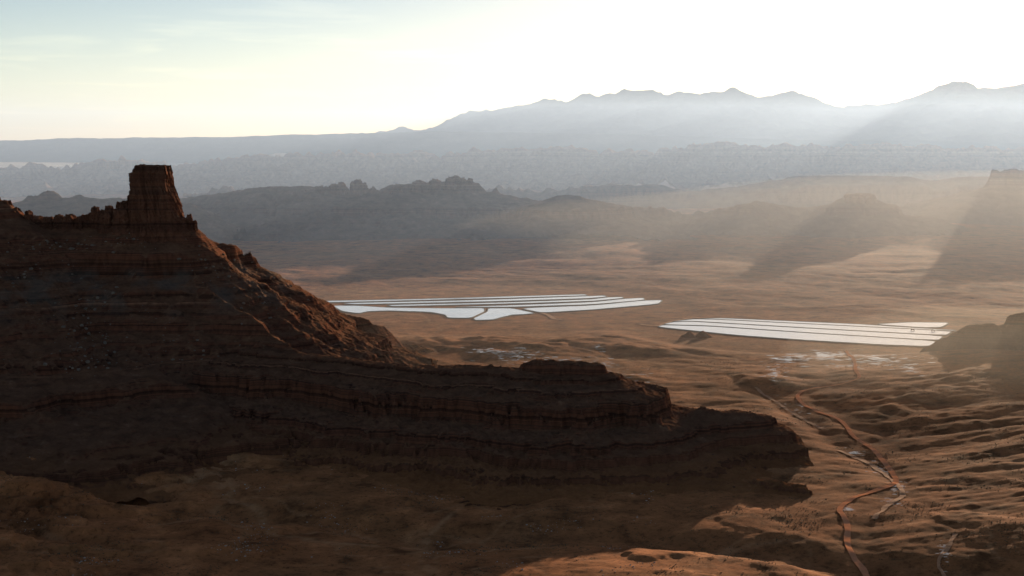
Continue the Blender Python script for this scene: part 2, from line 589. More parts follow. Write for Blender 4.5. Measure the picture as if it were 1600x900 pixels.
# the butte on the left, with the neck of rock under its tower
NEAR_BEDS = strata(-60, 640, [(22, 36), (85, 110), (160, 168), (309, 331)], 5, 4, 10, 0.75)
MAIN = crest([(-420, 330, 3260), (-200, 300, 3300), (-60, 298, 3330), (-5, 308, 3340), (18, 322, 3340), (42, 345, 3345), (100, 352, 3350), (150, 350, 3350),
              (185, 345, 3350), (215, 345, 3350), (285, 348, 3355)])
SPUR_R = crest([(285, 348, 3355), (315, 364, 3400), (345, 380, 3450), (385, 390, 3520), (404, 403, 3560), (430, 430, 3600), (470, 452, 3680),
                (525, 475, 3780), (567, 495, 3860), (597, 514, 3930), (610, 538, 3980)])
SPUR_F = crest([(270, 352, 3340), (300, 400, 3250), (335, 458, 3150), (400, 508, 3050), (470, 552, 2950)])
butte, B_H = landform('butte', [MAIN, SPUR_R, SPUR_F], (-1900, -200, 2300, 4150), (2.7, 2.9), 0.92, 590, NEAR_BEDS, M_NEAR, 100,
                      gully=(170, 17), flute=(20, 2.2), fine=(7, 1.4), cr=0.6, reach=720, bury_max=0.75,
                      label='dark stepped red rock butte with a square tower on its ridge', cat='butte')

# the long dark ridge in front
RIDGE = crest([(400, 540, 3000), (470, 555, 2940), (560, 563, 2880), (635, 573, 2800), (740, 575, 2760), (850, 578, 2720), (930, 583, 2690), (955, 598, 2670),
               (1000, 622, 2650), (1030, 640, 2630)])
LUMP = crest([(1030, 652, 2640), (1060, 656, 2650), (1085, 648, 2670), (1100, 641, 2690), (1150, 639, 2700), (1170, 648, 2700), (1190, 664, 2700), (1205, 690, 2690), (1235, 712, 2700)])
SCARP = crest([(1000, 735, 2440), (1100, 752, 2390), (1180, 756, 2372), (1225, 764, 2345), (1250, 768, 2335)])
RIDGE_BEDS = strata(-60, 300, [(9, 16), (28, 39), (52, 57), (74, 116), (128, 133), (141, 148), (153, 167)], 12, 3, 7, 1.15)
ridge, R_H = landform('ridge', [RIDGE, LUMP, SCARP], (-760, 560, 2190, 3150), (2.0, 2.2), 0.47, 640, RIDGE_BEDS, M_NEAR, 140,
                      gully=(130, 13), flute=(26, 5.0), fine=(7, 1.4), reach=520, bury_max=0.3, flat=14,
                      label='long dark layered sandstone ridge running right from the foot of the butte', cat='ridge')

# the rock at the right edge; its unseen crest is raised to cast shade
EDGE = crest([(1452, 548, 3900), (1475, 530, 3900), (1510, 515, 3900), (1545, 508, 3900), (1580, 494, 3900), (1620, 486, 3900), (1680, 466, 3900), (1720, 445, 3900), (1800, 400, 3850), (2100, 380, 3700)])
edge, _ = landform('mesa', [EDGE], (1000, 2500, 3300, 4300), (4, 4), 0.95, 450, NEAR_BEDS, M_NEAR, 170,
                   label='dark rocky mesa foot cut by the right edge, beside the white ponds', cat='mesa')

# mesas across the valley
FAR_BEDS = strata(-60, 640, [(150, 190), (290, 330), (350, 362)], 21, 10, 26)
LONG = crest_m([(150, 322, 10100), (290, 312, 10000), (330, 309, 10000), (400, 303, 10000), (460, 298, 10000), (500, 294, 10000), (590, 297, 10000), (612, 291, 10000), (650, 285, 10000),
              (700, 282, 10000), (738, 283, 10000), (745, 292, 10000), (780, 298, 10000), (792, 311, 9950), (830, 319, 9900)])
LONG2 = crest_m([(830, 319, 9900), (1010, 326, 9900), (1080, 332, 9900)])
long_mesa, _ = landform('mesa', [LONG, LONG2], (-3400, 1700, 7738, 9266), (8, 12), 0.55, 800, FAR_BEDS, M_FAR, 200, gully=(420, 24), flute=(110, 12), fine=(40, 3),
                        label='long blue grey mesa with knobs of rock along its crest across the valley', cat='mesa')
LOW = crest_m([(850, 316, 9700), (868, 311, 9700), (905, 310, 9700), (950, 317, 9700), (990, 324, 9700)])
landform('mesa', [LOW], (-100, 1400, 7825, 9004), (9, 12), 0.5, 700, FAR_BEDS, M_FAR, 230, gully=(380, 18), flute=(100, 8), fine=(40, 3),
         label='low hazy mesa just right of the long mesa with the crest knobs', cat='mesa')
LOW2 = crest_m([(1090, 333, 9900), (1150, 321, 9900), (1180, 315, 9900), (1240, 322, 9900), (1290, 326, 9900)])
landform('mesa', [LOW2], (665, 2900, 7738, 9179), (9, 12), 0.5, 800, FAR_BEDS, M_FAR, 250, gully=(380, 18), flute=(100, 8), fine=(40, 3),
         label='low sloping mesa left of the flat topped small butte', cat='mesa')
BUT = crest_m([(1318, 312, 9900), (1345, 312, 9900), (1366, 313, 9900)])
small_butte, _ = landform('butte', [BUT, crest_m([(1366, 314, 9900), (1410, 335, 9900), (1455, 338, 9900)])], (1330, 3600, 7738, 9179), (8, 12), 0.52, 700, FAR_BEDS, M_FAR, 270,
                          gully=(380, 16), flute=(90, 6), fine=(40, 3), label='small flat topped butte in the bright haze, far across the valley', cat='butte')
RM = crest_m([(1450, 338, 11100), (1475, 325, 11100), (1505, 313, 11100), (1530, 300, 11100), (1545, 290, 11100), (1620, 292, 11100), (1720, 305, 11100), (1850, 318, 11100), (2100, 305, 11100)])
RMT = crest_m([(1548, 264, 11150), (1600, 262, 11150), (1650, 262, 11150), (1700, 290, 11200), (1760, 268, 11100), (1850, 305, 11200), (1950, 270, 11150), (2100, 300, 11150)])  # unseen crest to the right shaped in dips to break up its shadow
right_mesa, _ = landform('mesa', [RM, RMT], (2500, 6900, 8700, 10500), (10, 13), 0.6, 800, strata(-60, 640, [(318, 400)], 23, 10, 26), M_FAR, 290,
                         gully=(420, 24), flute=(110, 8), fine=(40, 3), label='tall mesa with a sheer cliff in the glare at the right edge', cat='mesa')
LEFTM = crest_m([(-300, 330, 9000), (0, 326, 9000), (20, 318, 9000), (45, 309, 9000), (80, 307, 9000), (130, 312, 9000), (160, 316, 9000), (300, 322, 9000)])
landform('mesa', [LEFTM], (-5200, -1500, 7217, 8217), (10, 12), 0.6, 800, FAR_BEDS, M_FAR, 310, gully=(380, 18), flute=(100, 10), fine=(40, 3),
         label='blue grey mesa seen through the saddle left of the square tower', cat='mesa')
SECOND = crest([(300, 306, 11300), (700, 304, 11300), (785, 300, 11300), (850, 298, 11300), (950, 293, 11300), (1080, 288, 11300), (1200, 281, 11300), (1250, 277, 11300), (1330, 275, 11300),
                (1400, 278, 11300), (1540, 277, 11300), (1700, 276, 11300), (2000, 276, 11300)])
landform('mesa', [SECOND], (-2800, 7200, 10300, 12200), (14, 22), 0.6, 900, strata(-60, 640, [(120, 250)], 25, 14, 30), M_FAR, 330, gully=(520, 18), flute=(160, 8), fine=(60, 3), flat=60,
         label='pale level topped mesa wall behind the small butte', cat='mesa')

# the belt of slickrock fins
FINS = crest([(-400, 262, 16000), (0, 264, 16000), (60, 266, 16000), (100, 268, 16000), (150, 266, 16000), (160, 257, 16000), (215, 256, 16000), (235, 265, 16000), (320, 264, 16000), (350, 255, 16000), (420, 249, 16000),
              (500, 247, 16000), (640, 243, 16000), (700, 247, 16000), (740, 243, 16000), (870, 239, 16000), (920, 239, 16000), (1000, 242, 16000), (1060, 242, 16000), (1090, 233, 16000),
              (1130, 230, 16000), (1180, 235, 16000), (1300, 233, 16000), (1400, 233, 16000), (1600, 240, 16000), (2000, 245, 16000)])
fins, _ = landform('fin_ridge', [FINS], (-9200, 9600, 13700, 16500), (20, 26), 0.32, 1500, None, M_FIN, 350, gully=(340, 60), flute=(320, 80), fine=(150, 16), cr=0.9,
         label='belt of pale rounded slickrock fins behind the mesas', cat='rock ridge')

PLAT = crest([(-500, 222, 21500), (0, 219, 21500), (90, 216, 21500), (200, 215, 21500), (330, 213, 21500), (400, 212, 21500), (520, 208, 21500), (600, 207, 21500), (680, 204, 21500), (800, 206, 21500),
              (1000, 210, 21500), (1200, 216, 21500), (1600, 222, 21500), (2100, 226, 21500)])
landform('far_plateau', [PLAT], (-12500, 12800, 19500, 22500), (50, 60), 0.5, 1500, None, M_MTN, 370, gully=(1200, 40), flute=(400, 10), fine=(150, 4),
         label='faint blue plateau edge along the left horizon', kind='structure')
MTN = crest([(-300, 232, 27500), (0, 230, 27500), (330, 226, 27500), (520, 214, 27500), (640, 203, 27000), (690, 194, 27000), (760, 171, 27000), (825, 158, 27000), (850, 162, 27000), (885, 157, 27000), (915, 147, 27000), (935, 151, 27000),
             (955, 145, 27000), (975, 149, 27000), (985, 141, 27000), (1030, 140, 27000), (1045, 145, 27000), (1070, 140, 27000), (1105, 150, 27000), (1155, 142, 27000), (1185, 150, 27000), (1210, 151, 27000),
             (1245, 146, 27000), (1290, 160, 27000), (1325, 166, 27000), (1400, 160, 27000), (1450, 148, 27000), (1475, 135, 27000), (1497, 130, 27000), (1520, 137, 27000), (1540, 135, 27000), (1600, 136, 27000),
             (1700, 145, 27000), (1900, 165, 27000), (2200, 190, 27000)])
landform('mountains', [MTN], (-15500, 17500, 22000, 29500), (60, 70), 0.42, 3500, None, M_MTN, 390, gully=(1500, 170), flute=(420, 30), fine=(160, 12),
         label='faint pale mountain range along the horizon under the glare', kind='structure')
# ------------------------------------------------------------------ standing rocks
def loft_rock(name, base, height, prof, depth, mat, parent, seed, nth=72, nz=40, crack=2.5, wl=16.0, top_rough=1.5, power=2.8, lean=0.0, bed=0.5):
    """a rock tower: rings of a squarish plan, widths left and right of the axis by height, split by upright cracks and thin beds.
    prof: list of (height fraction, left half width, right half width)"""
    bx, by, bz = base
    t = np.concatenate([np.linspace(prof[0][0], 1.0, nz), np.full(7, 1.0)])
    shrink = np.concatenate([np.ones(nz), np.array([0.97, 0.9, 0.75, 0.55, 0.35, 0.15, 0.01])])
    th = np.linspace(0, 2 * np.pi, nth, endpoint=False)
    T, TH = np.meshgrid(t, th, indexing='ij')
    SH = np.repeat(shrink[:, None], nth, 1)
    pt = [p[0] for p in prof]
    lw, rw = np.interp(T, pt, [p[1] for p in prof]), np.interp(T, pt, [p[2] for p in prof])
    c, s = np.cos(TH), np.sin(TH)
    r = (np.abs(c) ** power + np.abs(s) ** power) ** (-1.0 / power)
    dw = depth * ((lw + rw) / (prof[-1][1] + prof[-1][2])) ** 0.45
    ux, uy = r * c, r * s
    X = np.where(ux > 0, ux * rw, ux * lw)
    Y = uy * dw
    Z = T * height
    # cracks and columns
    k1 = noise2((X + 0.10 * Z) / wl, (Y - 0.07 * Z) / wl, seed)
    k2 = noise2((X + 0.16 * Z) / (wl * 0.42), (Y + 0.12 * Z) / (wl * 0.42), seed + 4)
    k3 = noise2((X + Y) / (wl * 0.8) + 3, Z / (wl * 0.16), seed + 8)
    k4 = noise2((X - Y) / (wl * 0.3), Z / (wl * 0.25), seed + 12)
    disp = crack * (1.2 * k1 - 1.6 * np.maximum(0.25 - np.abs(k2), 0) * 2 + 0.7 * np.round(k2 * 2) / 2 + bed * k3 + 0.3 * k4)
    n = np.hypot(X, Y) + 1e-6
    f = (1 + disp / n) * SH
    X, Y = X * f + lean * Z, Y * f
    Z = Z + np.where(SH < 0.999, top_rough * (np.round(noise2(X / (wl * 0.8), Y / (wl * 0.8), seed + 20) * 2.5) * 0.8 + 0.5 * noise2(X / 4, Y / 4, seed + 22)) * (0.6 + SH * 0.4), 0)
    v = np.stack([X + bx, Y + by, Z + bz], -1).reshape(-1, 3)
    R = len(t)
    i = np.arange(R * nth).reshape(R, nth)
    q = np.stack([i[:-1], np.roll(i[:-1], -1, 1), np.roll(i[1:], -1, 1), i[1:]], -1).reshape(-1, 4)
    return link(name, mesh_from(name, v, q, False), mat, parent)


def height_of(field, x, y):
    X, Y, Z = field
    j = int(np.clip(round((x - X[0, 0]) / (X[0, 1] - X[0, 0])), 0, X.shape[1] - 1))
    i = int(np.clip(round((y - Y[0, 0]) / (Y[1, 0] - Y[0, 0])), 0, X.shape[0] - 1))
    return float(Z[i, j])


PXM = 3350 / F_PX
tb = at(238, 352, 3350)
th_ = at(238, 259, 3350)[2] - tb[2]
loft_rock('tower', tb, th_, [(-0.65, 62 * PXM, 110 * PXM), (-0.30, 44 * PXM, 76 * PXM), (0.0, 33 * PXM, 52 * PXM), (0.22, 32 * PXM, 44 * PXM), (0.45, 31 * PXM, 37 * PXM), (0.65, 30.5 * PXM, 31 * PXM), (0.88, 30 * PXM, 29.5 * PXM),
                           (0.90, 24 * PXM, 29.5 * PXM), (1.0, 20 * PXM, 28 * PXM)], 42, M_TOWER, butte, 500, nth=330, nz=150, crack=4.6, wl=19, top_rough=2.2, power=4.0, bed=0.16)
butte.children[-1]['label'] = 'square rock tower with sheer cracked sides and a flat top'
rr = np.random.RandomState(3)
# the broken wall of blocks left of the tower, and the blocks right of it
for (px, top, w, d) in [(46, 334, 5, 0), (60, 342, 8, 4), (76, 344, 9, -3), (93, 341, 8, 0), (110, 340, 9, 5), (126, 343, 6, -4), (134, 340, 6, 0), (143, 338, 6, 2), (150, 328, 7, 2), (163, 333, 6, -2), (172, 326, 7, 6),
                        (180, 332, 6, 0), (189, 321, 7, 0), (198, 318, 6, 3), (204, 311, 4, 6), (156, 336, 5, -9), (183, 337, 6, -14), (296, 340, 5, -5), (303, 349, 4, 3), (168, 336, 10, -16), (192, 330, 12, -18), (283, 345, 9, -16), (-8, 306, 10, 0), (12, 318, 9, 4), (26, 330, 8, 0)]:
    b = at(px, 362, 3348 + d)
    h = at(px, top - 4, 3348 + d)[2] - b[2]
    w *= PXM
    loft_rock('rock_block', b, h, [(-0.4, w * 1.5, w * 1.6), (0.3, w * 1.15, w * 1.2), (0.8, w * rr.uniform(0.85, 1.05), w * rr.uniform(0.85, 1.05)), (1.0, w * rr.uniform(0.5, 0.8), w * rr.uniform(0.5, 0.8))],
              w * rr.uniform(0.9, 1.4), M_TOWER, butte, 520 + int(px), nth=44, nz=26, crack=3.2, wl=9, top_rough=2.4, power=4.5)

# the knobs on the long mesa's crest, and the caps of the small buttes
PXL = 10000 * DM / F_PX
for (px, top, base, w) in [(522, 288, 300, 8), (533, 286, 300, 8), (541, 293, 300, 5), (553, 285, 300, 6), (560, 281, 300, 8), (568, 287, 300, 6), (500, 292, 300, 10), (478, 295, 303, 12), (622, 289, 296, 10), (655, 283, 292, 12),
                           (680, 281, 290, 10), (704, 278, 288, 9), (713, 275, 288, 7), (722, 279, 288, 8), (735, 279, 292, 5)]:
    b = at(px, base + 4, 9985 * DM)
    h = at(px, top, 9985 * DM)[2] - b[2]
    w *= PXL
    loft_rock('rock_knob', b, h, [(-0.3, w * 1.4, w * 1.4), (0.5, w * 1.05, w * 1.05), (0.85, w * 0.85, w * 0.85), (1.0, w * 0.5, w * 0.5)], w * 1.2, M_FAR, long_mesa, 600 + px, nth=40, nz=16, crack=7, wl=34, top_rough=6)
b = at(1343, 320, 9900 * DM)
loft_rock('cap_rock', b, at(1343, 303, 9900 * DM)[2] - b[2], [(-0.3, 32 * PXL, 32 * PXL), (0.35, 26 * PXL, 26 * PXL), (0.9, 22 * PXL, 22 * PXL), (1.0, 20 * PXL, 20 * PXL)], 80, M_FAR, small_butte, 700, nth=60, nz=20, crack=8, wl=50, top_rough=3)
for (px, top, w, D) in [(292, 304, 7, 11000), (172, 252, 12, 15800), (200, 251, 14, 15800)]:
    b = at(px, top + 14, D)
    k = D / F_PX
    o = loft_rock('rock_knob' if D > 12000 else 'rock_butte', b, at(px, top, D)[2] - b[2], [(-2.0, w * 1.8 * k, w * 1.8 * k), (0.3, w * k, w * k), (1.0, w * 0.9 * k, w * 0.9 * k)], w * k * 0.9, M_FIN, fins if D > 12000 else None,
                  720 + px, nth=40, nz=16, crack=10, wl=60, top_rough=8)
    if D < 12000:
        o['label'], o['category'] = 'tiny hazy block of rock just right of the square tower', 'rock'

# two small pointed hills in front of the right ponds
for px, top, lab in [(1076, 517, 'small dark pointed hill below the right ponds, left one of a pair'), (1098, 517, 'small dark pointed hill below the right ponds, right one of a pair')]:
    c0 = at(px, top, 4290)
    landform('hill', [[c0, (c0[0] + 6, c0[1] + 30, c0[2] - 4)]], (c0[0] - 75, c0[0] + 75, 4190, 4390), (3, 4), 0.75, 160, None, M_NEAR, 740 + px, gully=(50, 5), flute=(18, 2.0), toe=-4,
             label=lab, cat='hill', group='pointed hills below the right ponds')

# ------------------------------------------------------------------ evaporation ponds
def pond(name_px, label, z=2.0, group=None, berm=3.5, dike=True):
    root = bpy.data.objects.new('evaporation_pond', None)
    COL.objects.link(root)
    pts = np.array([on_plane(px, py, z) for px, py in name_px])
    c = pts.mean(0)
    root.location = (c[0], c[1], 0)
    root['label'], root['category'] = label, 'pond'
    root['group'] = group
    a = 0.5 * np.sum(pts[:, 0] * np.roll(pts[:, 1], -1) - np.roll(pts[:, 0], -1) * pts[:, 1])
    if a < 0:
        pts = pts[::-1]
    # soften the corners
    for _ in range(2):
        nx = np.roll(pts, -1, 0)
        pts = np.stack([pts * 0.88 + nx * 0.12, pts * 0.12 + nx * 0.88], 1).reshape(-1, 2)
    pts = pts - c
    me = bpy.data.meshes.new('brine')
    me.from_pydata([(x, y, z) for x, y in pts], [], [tuple(range(len(pts)))])
    link('brine', me, M_BRINE, root)
    # the earth dike round it
    d = np.roll(pts, -1, 0) - np.roll(pts, 1, 0)
    d /= np.linalg.norm(d, axis=1)[:, None] + 1e-9
    nrm = np.stack([d[:, 1], -d[:, 0]], 1)
    v, q, n = [], [], len(pts)
    for off, zz in ((-1.5, z - 0.6), (berm * 0.3, z + 0.7), (berm * 0.75, z + 0.7), (berm * 1.8, -0.6)):
        v += [(x, y, zz) for x, y in pts + nrm * off]
    for r in range(3):
        for i in range(n):
            j = (i + 1) % n
            q.append((r * n + i, r * n + j, (r + 1) * n + j, (r + 1) * n + i))
    link('dike', mesh_from('dike', v, q, True), M_DIKE, root)
    return root


GL, GR = 'terraced left ponds', 'right ponds'
pond([(500, 470.2), (642, 467.5), (784, 463.4), (880, 460.6), (914, 459.8), (918, 461.6), (784, 465.6), (660, 468.8), (550, 471.6), (500, 472.4)], 'farthest and topmost long white strip of the terraced left ponds', group=GL)
pond([(535, 473.6), (660, 470.8), (784, 467.6), (919, 462.6), (943, 461.6), (949, 463.4), (919, 466.0), (784, 470.4), (660, 473.2), (553, 475.4)], 'second white strip from the top of the terraced left ponds', group=GL)
pond([(604, 476.4), (784, 472.6), (923, 467.7), (951, 464.4), (973, 463.8), (973, 465.8), (927, 470.2), (784, 474.6), (678, 477.0), (614, 478.4)], 'third white strip from the top of the terraced left ponds', group=GL)
pond([(813, 476.4), (927, 472.0), (976, 466.8), (1005, 465.2), (1007, 468.6), (927, 475.4), (802, 479.4), (700, 480.0)], 'fourth white strip from the top of the terraced left ponds', group=GL)
pond([(1008, 469.4), (1035, 468.7), (1028, 474.8), (927, 483.6), (846, 488.4), (813, 481.6), (927, 477.2)], 'lowest right wedge shaped strip of the terraced left ponds', group=GL)
pond([(520, 477.5), (560, 477.5), (606, 480.6), (700, 481.6), (756, 481.4), (757, 486.5), (735, 496.8), (700, 496.4), (696, 491.5), (672, 487.2), (608, 485.2), (575, 486.2), (560, 489.5), (535, 486)],
     'broad white lower left pond beside the foot of the butte', group=GL)
pond([(763, 481.6), (800, 481.6), (836, 489.2), (820, 490.8), (799, 491.8), (784, 495.4), (770, 499.3), (744, 500), (740, 497.4), (762, 487)], 'curved white pond at the bottom of the terraced left ponds', group=GL)
pond([(1090, 497.8), (1130, 497), (1160, 498.3), (1260, 502.6), (1345, 506.5), (1420, 511.6), (1494, 515.8), (1490, 516.8), (1250, 505.0), (1130, 498.9)], 'farthest narrow strip along the top of the right ponds', group=GR)
pond([(1048, 502.6), (1085, 498.4), (1125, 499.4), (1250, 505.6), (1488, 517.4), (1477, 524.0), (1260, 512.0), (1082, 501.4)], 'second white strip from the top of the right ponds', group=GR)
pond([(1036, 506.8), (1050, 503.4), (1080, 502.2), (1260, 512.8), (1475, 524.8), (1465, 531.8), (1260, 519.4), (1110, 508.8)], 'third white strip from the top of the right ponds', group=GR)
pond([(1028, 510.6), (1036, 507.8), (1110, 509.8), (1260, 520.2), (1464, 532.6), (1451, 541), (1380, 538.4), (1250, 530.6), (1150, 523.4)], 'nearest broad white strip of the right ponds', group=GR)
pond([(1366, 506.4), (1420, 503.4), (1484, 503.8), (1470, 511.2), (1440, 511.6)], 'white triangular pond at the upper right corner of the right ponds', group=GR)


def box_verts(c, s):
    v = [(c[0] + dx * s[0] / 2, c[1] + dy * s[1] / 2, c[2] + dz * s[2] / 2) for dx in (-1, 1) for dy in (-1, 1) for dz in (-1, 1)]
    return v, [(0, 1, 3, 2), (4, 6, 7, 5), (0, 4, 5, 1), (2, 3, 7, 6), (0, 2, 6, 4), (1, 5, 7, 3)]


def machine(px, py, label):
    x, y = on_plane(px, py, 2.0)
    root = bpy.data.objects.new('pump_platform', None)
    COL.objects.link(root)
    root.location = (x, y, 2.0)
    root.scale = (0.6, 0.6, 0.6)
    root['label'], root['category'], root['group'] = label, 'machine', 'dark machines on the right ponds'
    for nm, c, s in [('deck', (0, 0, 4.2), (19, 9, 0.8)), ('leg', (-8, -3.4, 1.9), (1.2, 1.2, 4.2)), ('leg', (8, -3.4, 1.9), (1.2, 1.2, 4.2)), ('leg', (-8, 3.4, 1.9), (1.2, 1.2, 4.2)), ('leg', (8, 3.4, 1.9), (1.2, 1.2, 4.2)),
                     ('pump_house', (-5, 0, 7.0), (6, 6, 4.8)), ('pump_house', (4.5, 0.5, 6.2), (5, 5, 3.2)), ('mast', (0.5, 0, 8.0), (0.7, 0.7, 6.8))]:
        link(nm, mesh_from(nm, *box_verts(c, s)), M_STEEL, root)


machine(1426, 516.5, 'small dark machine on the right ponds, left one of a pair')
machine(1458, 517.5, 'small dark machine on the right ponds, right one of a pair')


# ------------------------------------------------------------------ roads and washes
def resample(pts, step):
    p = np.array(pts, float)
    # round the corners first
    for _ in range(3):
        a, b = p[:-1], p[1:]
        m = np.stack([a * 0.75 + b * 0.25, a * 0.25 + b * 0.75], 1).reshape(-1, 2)
        p = np.vstack([p[:1], m, p[-1:]])
    d = np.concatenate([[0], np.cumsum(np.linalg.norm(np.diff(p, axis=0), axis=1))])
    s = np.arange(0, d[-1], step)
    return np.stack([np.interp(s, d, p[:, 0]), np.interp(s, d, p[:, 1])], 1)


def ribbon(name, px_pts, width, mat, label, lift=1.3, wob=0.12, seed=0, step=6.0):
    p = resample([on_ground(*q)[:2] for q in px_pts], step)
    d = np.gradient(p, axis=0)
    d /= np.linalg.norm(d, axis=1)[:, None]
    n = np.stack([-d[:, 1], d[:, 0]], 1)
    s = np.arange(len(p)) * step
    rows = []
    w = width * 0.5 * (1 + wob * fbm(s, s * 0 + 3, 45, 3, 0.6, seed=seed))
    w2 = width * 0.5 * (1 + wob * fbm(s, s * 0 + 9, 45, 3, 0.6, seed=seed + 7))
    for k in (-1, -0.5, 0, 0.5, 1):
        e = p + n * (k * np.where(k < 0, w, w2))[:, None]
        z = ground_z(e[:, 0], e[:, 1])
        rows.append(np.stack([e[:, 0], e[:, 1], z + lift], 1))
    A = np.stack(rows, 0)
    return link(name, grid_mesh(name, A[..., 0], A[..., 1], A[..., 2]), mat, kind='structure', label=label)


ROAD = [(1372, 915), (1352, 893), (1330, 868), (1322, 845), (1326, 825), (1318, 806), (1308, 797), (1330, 780), (1365, 768), (1403, 758), (1397, 742), (1376, 716), (1360, 698), (1331, 682), (1322, 665),
        (1310, 655), (1290, 648), (1265, 638), (1246, 625), (1246, 616), (1262, 609), (1300, 604), (1330, 598), (1346, 590), (1335, 580), (1338, 568), (1322, 548)]
ribbon('dirt_road', ROAD, 9.5, M_ROAD, 'red dirt road winding up the valley towards the right ponds')
ribbon('dirt_track', [(846, 489), (858, 493), (866, 500), (878, 499)], 16, M_GRAVEL, 'short pale track below the left ponds', step=12)
ribbon('dirt_track', [(1000, 507), (1028, 511), (1045, 503), (1075, 498), (1092, 496.5)], 14, M_GRAVEL, 'pale track round the left tip of the right ponds', step=12)
ribbon('dry_wash', [(1180, 607), (1230, 640), (1262, 660), (1290, 672)], 8, M_GRAVEL, 'pale dry wash left of the upper dirt road', 1.1, 0.6, 3)
ribbon('dry_wash', [(1310, 704), (1350, 720), (1388, 745), (1412, 768), (1410, 778), (1388, 789), (1374, 802), (1366, 812)], 9, M_GRAVEL, 'pale dry wash crossing the dirt road at its sharp bend', 1.1, 0.7, 5)
ribbon('dry_wash', [(1493, 836), (1484, 852), (1474, 872), (1464, 888), (1478, 905)], 6, M_GRAVEL, 'pale dry wash near the bottom right corner', 1.1, 0.7, 8)


def blobs(name, spots, mat, label, seed, lift=0.6):
    """flat uneven pools: spots = (x, y, size)"""
    r = np.random.RandomState(seed)
    v, f = [], []
    for x, y, s, zg in spots:
        n = 9
        z = zg + lift
        a0 = len(v)
        el = r.uniform(1.6, 4.5)
        for i in range(n):
            a = 2 * math.pi * i / n
            k = s * r.uniform(0.45, 1.25)
            v.append((x + k * el * math.cos(a), y + k * math.sin(a) * 0.9, z))
        f.append(tuple(range(a0, a0 + n)))
    me = bpy.data.meshes.new(name)
    me.from_pydata(v, [], f)
    return link(name, me, mat, kind='stuff', label=label)


def spots_in(ells, seed):
    r = np.random.RandomState(seed)
    P = []
    for (px, py, rx, ry, n, smin, smax) in ells:
        for _ in range(int(n * 3)):
            a, k = r.uniform(0, 2 * math.pi), abs(r.normal(0, 0.55))
            P.append((px + rx * k * math.cos(a), py + ry * k * math.sin(a), 0.5 * (smin + (smax - smin) * r.rand() ** 3)))
    P = np.array(P)
    z = np.zeros(len(P))
    for _ in range(3):
        xy = np.array([on_plane(p[0], p[1], q) for p, q in zip(P, z)])
        z = ground_z(xy[:, 0], xy[:, 1])
    return [(a, b, s, c) for (a, b), s, c in zip(xy, P[:, 2], z)]


blobs('puddles', spots_in([(800, 556, 60, 10, 60, 2, 9), (860, 566, 60, 9, 60, 2, 8), (770, 550, 40, 8, 25, 2, 8)], 1), M_WET, 'bright puddles scattered behind the crest of the dark ridge', 41)
blobs('puddles', spots_in([(920, 572, 60, 14, 50, 2, 7), (960, 590, 50, 14, 40, 2, 6), (985, 600, 30, 10, 16, 2, 6), (935, 545, 30, 6, 12, 2, 8)], 2), M_WET, 'small bright puddles right of the first patch, above the ridge nose', 42)
blobs('puddles', spots_in([(1290, 556, 60, 9, 60, 3, 13), (1235, 562, 40, 8, 30, 3, 10), (1375, 562, 60, 9, 60, 3, 12), (1420, 575, 30, 8, 24, 2, 10), (1210, 585, 24, 14, 26, 2, 7), (1330, 572, 60, 5, 16, 2, 8)], 3), M_WET,
      'bright sheet of puddles below the right ponds', 43)
blobs('puddles', spots_in([(1335, 708, 22, 6, 24, 1, 4), (1375, 735, 18, 10, 24, 1, 4.5), (1400, 760, 14, 14, 20, 1, 4), (1395, 785, 20, 8, 16, 1, 3), (1476, 866, 10, 26, 34, 0.8, 3), (1325, 795, 14, 4, 5, 2, 5),
                           (1245, 640, 40, 24, 16, 1, 4)], 4), M_WET, 'small bright pools along the washes by the dirt road', 44)


# ------------------------------------------------------------------ boulders and brush
def boulder_mesh(name, seed, n=7):
    r = np.random.RandomState(seed)
    m = 10
    v = [(0, 0, 0.75)]
    for i in range(1, 5):
        ph = math.pi * i / 5
        for j in range(m):
            a = 2 * math.pi * j / m + i * 0.3
            k = r.uniform(0.75, 1.2)
            v.append((k * math.sin(ph) * math.cos(a), k * math.sin(ph) * math.sin(a) * 0.85, 0.75 * k * math.cos(ph)))
    v.append((0, 0, -0.7))
    f = [(0, 1 + j, 1 + (j + 1) % m) for j in range(m)]
    for i in range(3):
        for j in range(m):
            a, b = 1 + i * m + j, 1 + i * m + (j + 1) % m
            f += [(a, a + m, b + m), (a, b + m, b)]
    f += [(len(v) - 1, 1 + 3 * m + (j + 1) % m, 1 + 3 * m + j) for j in range(m)]
    return np.array(v), np.array(f)


BV = [boulder_mesh('boulder', s) for s in range(5)]


def brush_mesh(seed):
    r = np.random.RandomState(seed)
    v = [(0, 0, r.uniform(0.8, 1.1))]
    for zz, rad in ((0.55, 0.8), (0.0, 0.9)):
        for j in range(5):
            a = 2 * math.pi * j / 5 + zz
            k = rad * r.uniform(0.6, 1.25)
            v.append((k * math.cos(a), k * math.sin(a), zz + r.uniform(-0.15, 0.15)))
    f = [(0, 1 + j, 1 + (j + 1) % 5) for j in range(5)]
    for j in range(5):
        a, b = 1 + j, 1 + (j + 1) % 5
        f += [(a, a + 5, b + 5), (a, b + 5, b)]
    return np.array(v), np.array(f)


SV = [brush_mesh(s) for s in range(5)]


